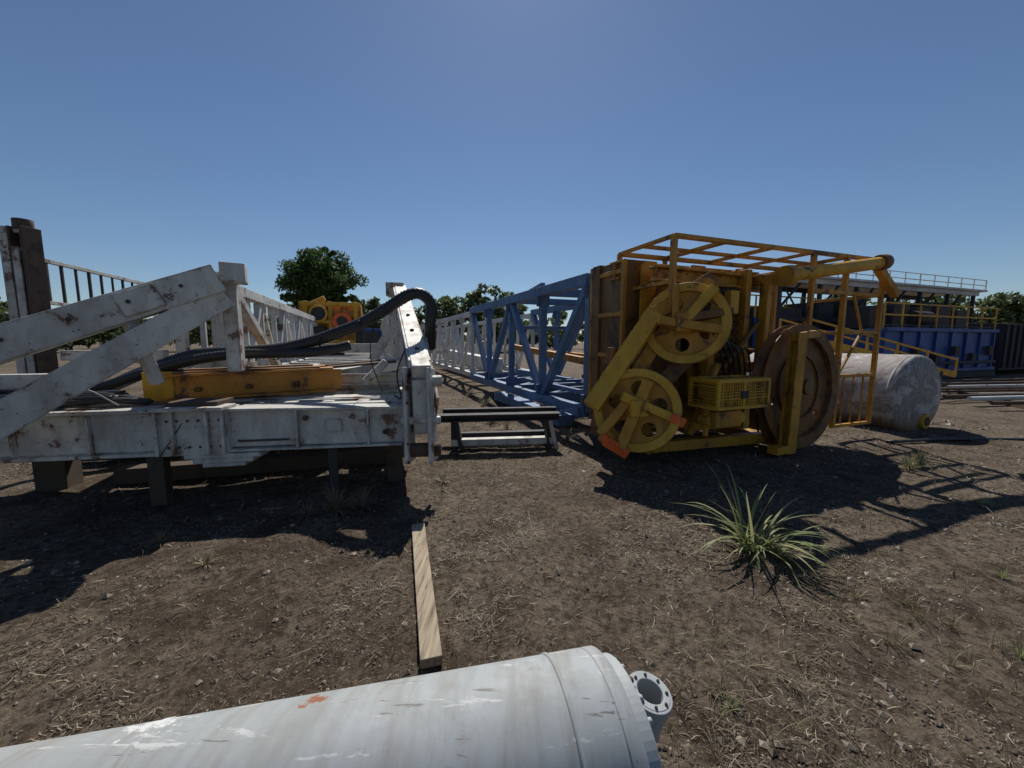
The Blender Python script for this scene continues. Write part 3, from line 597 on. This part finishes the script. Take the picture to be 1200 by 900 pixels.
for i in range(1,9):
    z=zl+(zh-zl)*i/9; b.beam(Q(0,0,z),Q(bw,0,z),.006,.006); b.beam(Q(0,0,z),Q(0,bd,z),.006,.006)
    b.beam(Q(0,bd*i/9,zh),Q(bw,bd*i/9,zh),.006,.006)
b.obox(Q(.3,.22,.93),e*.24,d*.14,V((0,0,.14)),1); b.cyl(Q(.66,.1,.92),Q(.66,.34,.92),.12,20,m=1)
b.beam(Q(.43,-.02,.98),Q(.43,-.02,.90),.10,.01,2)
b.obox(Q(.3,.2,.62),e*.22,d*.12,V((0,0,.1)),1); b.cyl(Q(.1,.15,.6),Q(.1,.3,.6),.09,18,m=1); b.beam(Q(.0,.3,.5),Q(.9,.3,.5),.08,.08,1); b.beam(Q(.7,.2,.75),Q(.7,.2,.45),.10,.10,1)
b.cyl(Q(.55,.1,.62),Q(.55,.3,.62),.07,18,m=0); b.beam(Q(.05,.2,.76),Q(.05,.2,.4),.04,.04,1)
b.build(P)
b=B('hydraulic_lines',[RUB],0)
for k in range(6):
    b.tube([L(.4+.1*k,.3,2.4),L(.5+.12*k,.0,2.0-.1*k),L(.8+.1*k,-.05,1.5),L(1.1+.1*k,.1,1.1)],.014,8)
b.tube([L(1.1,.1,1.1),L(1.2,-.1,.9),L(1.5,-.1,.6),L(1.7,0,.3)],.016,8); b.tube([L(2.0,0,2.4),L(2.3,-.05,2.0),L(2.5,0,1.9),L(2.62,0,2.3)],.012,8)
b.build(P,False)
group('yellow_mast_crown',P)
# ------------------------------------------------------------------ white tank
P=[]; b=B('shell',[TANK,RUST],.01)
tc=V((7.42,6.95,.60)); ta=V((.34,-.94,0)).normalized(); R=.76
b.lathe(tc-ta*3.2,ta,[(0.001,-.12),(R*.6,-.08),(R*.92,.0),(R,.1),(R,3.1),(R*.995,3.15),(R*.97,3.19),(R*.85,3.24),(R*.5,3.29),(.001,3.31)],72,closed=False,sm=True)
for h in (1.0,2.2,3.08): b.lathe(tc-ta*3.2,ta,[(R,h),(R+.006,h+.01),(R+.006,h+.03),(R,h+.04)],72,closed=False,sm=True)
b.build(P)
b=B('saddles_and_port',[RUST,YELB],.005)
for h in (.35,2.5):
    b.beam(tc-ta*h+V((-.5,-.1,-.60)),tc-ta*h+V((.5,.1,-.60)),.15,.16)
pc=tc+ta*.07+V((.08,0,-.44)); b.cyl(pc-ta*.1,pc+ta*.03,.14,24,m=1); b.cyl(pc,pc+ta*.045,.08,20,m=0)
b.build(P); group('steel_tank',P)
# ------------------------------------------------------------------ far yellow machine
P=[]; b=B('housing',[ORG,DARK,REDO,YELB],.01)
def H(x,y,z): return V((-8.45,15.3,0))+V((.95,.31,0))*x+V((-.31,.95,0))*y+V((0,0,z))
b.obox(H(1.2,.6,2.30),V((.95,.31,0))*1.15,V((-.31,.95,0))*.45,V((0,0,.85)),0)
for x in (.3,1.2,2.15): b.beam(H(x,0,1.5),H(x,0,3.2),.16,.14,3)
for z in (1.6,2.4,3.1): b.beam(H(.1,-.05,z),H(2.35,-.05,z),.12,.14,3)
b.cyl(H(.8,-.25,2.7),H(.8,.0,2.7),.30,24,m=1); b.cyl(H(1.65,-.3,2.4),H(1.65,0,2.4),.36,24,m=2); b.cyl(H(1.65,-.36,2.4),H(1.65,-.28,2.4),.2,24,m=1)
b.lathe(H(.8,-.27,2.7),V((.31,-.95,0)),[(.34,0),(.34,.06),(.26,.06),(.26,0)],24,3); b.obox(H(.8,-.1,2.0),V((.2,.07,0)),V((0,.1,0)),V((0,0,.2)),1)
b.obox(H(2.3,-.1,2.0),V((.12,.05,0)),V((0,.15,0)),V((0,0,.5)),1); b.cyl(H(.3,.2,3.0),H(1.0,.2,3.35),.1,12,m=3)
b.beam(H(1.2,.5,.7),H(1.2,.5,1.8),.8,.6,1)
b.build(P); group('top_drive_unit',P)
# ------------------------------------------------------------------ right background yard
P=[]; e3=V((.94,.34,0)).normalized(); d3=V((-.34,.94,0)).normalized(); K=V((14.4,15.0,0))
def C(x,y,z): return K+e3*x+d3*y+V((0,0,z))
b=B('tank_body',[BLUED,DARK,BLUE],.01)
b.obox(C(4.2,1.3,1.22),e3*4.2,d3*1.25,V((0,0,.88)),0)
for i in range(8): b.beam(C(.1+1.17*i,0,.35),C(.1+1.17*i,0,2.1),.09,.08,0)
for z in (.38,2.08): b.beam(C(0,-.03,z),C(8.4,-.03,z),.16,.14,0)
b.beam(C(-.3,.1,.14),C(8.7,.1,.14),.3,.26,1); b.beam(C(-.3,2.4,.14),C(8.7,2.4,.14),.3,.26,1)
b.obox(C(13.5,1.3,1.35),e3*4.2,d3*1.25,V((0,0,1.1)),1)
for i in range(15): b.beam(C(9.4+.586*i,0,.35),C(9.4+.586*i,0,2.4),.09,.08,1)
for i in range(6): b.obox(C(.7+1.4*i,-.12,.9+.3*(i%2)),e3*.18,d3*.08,V((0,0,.2)),1)
b.cyl(C(.5,-.2,.7),C(8,-.2,.7),.07,12,m=1)
b.build(P)
b=B('walkway_rails',[YELB,DARK,YEL],.004)
for z in (2.25,2.65,3.1): b.beam(C(0,.05,z),C(8.4,.05,z),.045,.045,0 if z>2.3 else 1)
for i in range(8): b.beam(C(1.2*i,.05,2.1),C(1.2*i,.05,3.1),.045,.045)
for i in range(5): b.obox(C(.9+1.6*i,1.2,2.6),e3*.55,d3*.5,V((0,0,.45+.12*(i%2))),1)
b.cyl(C(3.0,.6,2.6),C(4.2,.6,2.6),.3,16,m=1)
b.build(P); group('blue_mud_tank',P)
P=[]; b=B('frame',[DARK,WHITE2,RUST],.006)
def C2(x,y,z): return C(x,y+2.8,z)
for i in range(7):
    for y in (0,2.4): b.beam(C2(-2+2.6*i,y,0),C2(-2+2.6*i,y,4.25),.14,.14)
for y in (0,2.4): b.beam(C2(-2.2,y,4.3),C2(14,y,4.3),.16,.22,1 if y==0 else 0)
b.obox(C2(6,1.2,4.46),e3*8.4,d3*1.45,V((0,0,.05)),1)
for y in (-.15,2.6):
    for z in (4.75,5.05): b.beam(C2(1.5,y,z),C2(14.4,y,z),.035,.035,1)
    for i in range(11): b.beam(C2(1.5+1.29*i,y,4.5),C2(1.5+1.29*i,y,5.05),.035,.035,1)
for i in range(6): b.beam(C2(-2+2.6*i,0,3.0),C2(-.7+2.6*i,0,4.2),.08,.08); 
for i in range(7): b.obox(C2(-1+2.2*i,.8,1.7),e3*.8,d3*.6,V((0,0,1.4+.3*(i%3))),0)
b.beam(C2(-2.2,0,2.6),C2(14,0,2.6),.12,.2); b.beam(C2(-2.2,2.4,3.3),C2(14,2.4,3.3),.12,.12)
b.build(P); group('elevated_walkway_canopy',P)
P=[]; b=B('tank_body',[BLUED,DARK,YELB],.01)
K2=V((10.2,17.5,0))
def D(x,y,z): return K2+e3*x+d3*y+V((0,0,z))
b.obox(D(2.5,1.2,1.5),e3*2.6,d3*1.1,V((0,0,1.2)),1)
for i in range(6): b.beam(D(i,0,2.7),D(i,0,3.7),.05,.05,2)
for z in (3.2,3.7): b.beam(D(0,0,z),D(5,0,z),.05,.05,2)
for i in range(6): b.beam(D(i,-.03,.3),D(i,-.03,2.7),.1,.1,0)
for i in range(5): b.obox(D(.5+i,1.0,2.95),e3*.3,d3*.3,V((0,0,.15+.1*(i%3))),1)
b.build(P); group('equipment_skid',P)
P=[]; b=B('stair_stringers',[YELB,DARK],.004)
a0=V((8.3,11.0,1.72)); a1=V((13.2,11.4,.62)); pv=V((-.15,.8,0))
for o in (V((0,0,0)),pv):
    b.beam(a0+o,a1+o,.05,.16); b.beam(a0+o+V((0,0,.55)),a1+o+V((0,0,.45)),.045,.045)
    for i in range(6):
        q=a0+(a1-a0)*i/5+o; b.beam(q,q+V((0,0,.5)),.04,.04)
for i in range(16):
    q=a0+(a1-a0)*i/15; b.beam(q,q+pv,.16,.03,1)
for q in (a0+(a1-a0)*.1,a0+(a1-a0)*.9): b.beam(q,V((q.x,q.y,0)),.08,.08,1); b.beam(q+pv,V((q.x+pv.x,q.y+pv.y,0)),.08,.08,1)
b.build(P); group('yellow_stairway',P)
P=[]; b=B('pipe_row',[RUST,WHITE2,GREYW],.003)
for i in range(10):
    y0=8.9+.55*i; x0=11.2+.36*i+random.uniform(-.6,.6); r=random.choice((.03,.045,.06))
    b.cyl((x0,y0,.12+r),(x0+9,y0+1.2+random.uniform(-.5,.5),.12+r),r,14,m=(0,1,0,2,0)[i%5])
for i in range(3): b.beam((12.2+2.6*i,8.9+.3*i,.06),(14.6+2.6*i,14.2+.3*i,.06),.12,.12,0)
b.build(P); group('pipe_rack',P)
P=[]; b=B('hose',RUB,0)
b.tube([(5.9,5.9,.03),(7.0,6.1,.02),(8.2,6.1,.02),(9.3,6.0,.03),(10.5,6.4,.02)],.025,8); b.build(P,False); group('ground_hose',P)
P=[]; b=B('box',[BLUED,REDO,DARK],.01)
b.obox((-8.6,24,1.5),V((.9,0,0)),V((0,.8,0)),V((0,0,.9)),0); b.obox((-7.3,23.5,1.0),V((.4,0,0)),V((0,.4,0)),V((0,0,1.0)),1); b.obox((-8.6,23.1,1.7),V((.7,0,0)),V((0,.06,0)),V((0,0,.5)),2)
b.build(P); group('pump_skid',P)
# ------------------------------------------------------------------ trees
def crown(vv,ff,c,rx,ry,rz,nclump,per,leaf,lobes=None):
    c=np.array(c)
    for _ in range(nclump):
        v=rng.normal(size=3); v/=np.linalg.norm(v); rr=rng.uniform(.35,1)**.6
        cc=c+v*np.array([rx,ry,rz])*rr*rng.uniform(.75,1.05); cr=rng.uniform(.14,.27)*min(rx,rz*1.2)
        pts=rng.normal(size=(per,3)); pts/=np.linalg.norm(pts,axis=1)[:,None]; pts=cc+pts*cr*rng.uniform(.45,1.1,(per,1))*np.array([1.2,1.2,.8])
        A_=rng.normal(size=(per,3)); A_/=np.linalg.norm(A_,axis=1)[:,None]; B_=np.cross(A_,rng.normal(size=(per,3))); B_/=np.linalg.norm(B_,axis=1)[:,None]+1e-6
        S_=leaf*rng.uniform(.6,1.4,(per,1)); i=len(vv)
        arr=np.stack([pts-A_*S_,pts+B_*S_*.5,pts+A_*S_,pts-B_*S_*.5],1).reshape(-1,3)
        vv.extend(map(tuple,arr.tolist())); ff.extend((i+4*q,i+4*q+1,i+4*q+2,i+4*q+3) for q in range(per))
P=[]; tx,ty=-21.8,45
b=B('trunk',BARK,0); b.cyl((tx,ty,-.1),(tx+.2,ty,4.5),.45,14,r2=.3)
for k in range(9):
    a=k*.75; z=3.6+.35*k; b.cyl((tx+.15,ty,z),(tx+math.cos(a)*2.8,ty+math.sin(a)*2.8,z+2.4),.17,8,r2=.05)
b.cyl((tx+.2,ty,4.4),(tx,ty,9.5),.28,10,r2=.08)
b.build(P,False)
vv=[];ff=[]
crown(vv,ff,(tx,ty,8.4),4.2,4.0,3.4,95,170,.18); crown(vv,ff,(tx-.4,ty,6.0),4.4,4,1.8,38,150,.18); crown(vv,ff,(tx+.6,ty,10.9),2.4,2.4,1.2,20,150,.17)
o=quadmesh('foliage',vv,ff,LEAF); P.append(o); group('oak_tree',P)
vv=[];ff=[]
def far(u,dist,h,w,n=26):
    x=(u-600)/451*dist; crown(vv,ff,(x,dist,h*.55),w/2,w/2,h*.47,n,56,.36)
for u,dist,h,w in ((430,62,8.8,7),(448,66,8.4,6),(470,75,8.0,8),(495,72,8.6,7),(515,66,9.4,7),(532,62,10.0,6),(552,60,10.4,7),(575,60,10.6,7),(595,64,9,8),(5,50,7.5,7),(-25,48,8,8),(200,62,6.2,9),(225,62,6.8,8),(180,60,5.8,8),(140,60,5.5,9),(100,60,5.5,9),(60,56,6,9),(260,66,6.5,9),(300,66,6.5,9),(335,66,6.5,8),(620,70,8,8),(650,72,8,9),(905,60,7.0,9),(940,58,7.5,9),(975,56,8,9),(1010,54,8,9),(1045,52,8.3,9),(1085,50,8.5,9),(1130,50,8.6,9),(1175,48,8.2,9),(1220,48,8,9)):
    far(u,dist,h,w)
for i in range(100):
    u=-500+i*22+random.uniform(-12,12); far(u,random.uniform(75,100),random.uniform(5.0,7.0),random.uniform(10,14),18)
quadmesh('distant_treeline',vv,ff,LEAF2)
# ------------------------------------------------------------------ light
el=math.radians(51); az=math.radians(1)
w=bpy.data.worlds.new("World"); scene.world=w; w.use_nodes=True; nt=w.node_tree
sky=nt.nodes.new('ShaderNodeTexSky'); sky.sky_type='NISHITA'; sky.sun_disc=False; sky.sun_elevation=el; sky.sun_rotation=az
sky.air_density=1.0; sky.dust_density=.15; sky.ozone_density=5.5
bg=nt.nodes['Background']; bg.inputs[1].default_value=.07; nt.links.new(sky.outputs[0],bg.inputs[0])
sd=bpy.data.lights.new('sun','SUN'); sd.energy=5.0; sd.angle=math.radians(.5); sd.color=(1,.95,.87)
so=bpy.data.objects.new('sun',sd); scene.collection.objects.link(so)
sv=V((math.sin(az)*math.cos(el),math.cos(az)*math.cos(el),math.sin(el))); so.rotation_euler=(-sv).to_track_quat('-Z','Y').to_euler(); so.location=sv*50
cd=bpy.data.cameras.new('camera'); cd.sensor_width=36; cd.lens=13.5; cd.clip_start=.05; cd.clip_end=3000
co=bpy.data.objects.new('camera',cd); scene.collection.objects.link(co); co.location=(0,0,1.6); co.rotation_euler=(math.radians(90-6.3),0,0); scene.camera=co
scene.view_settings.view_transform='Standard'; scene.view_settings.look='None'; scene.view_settings.exposure=0
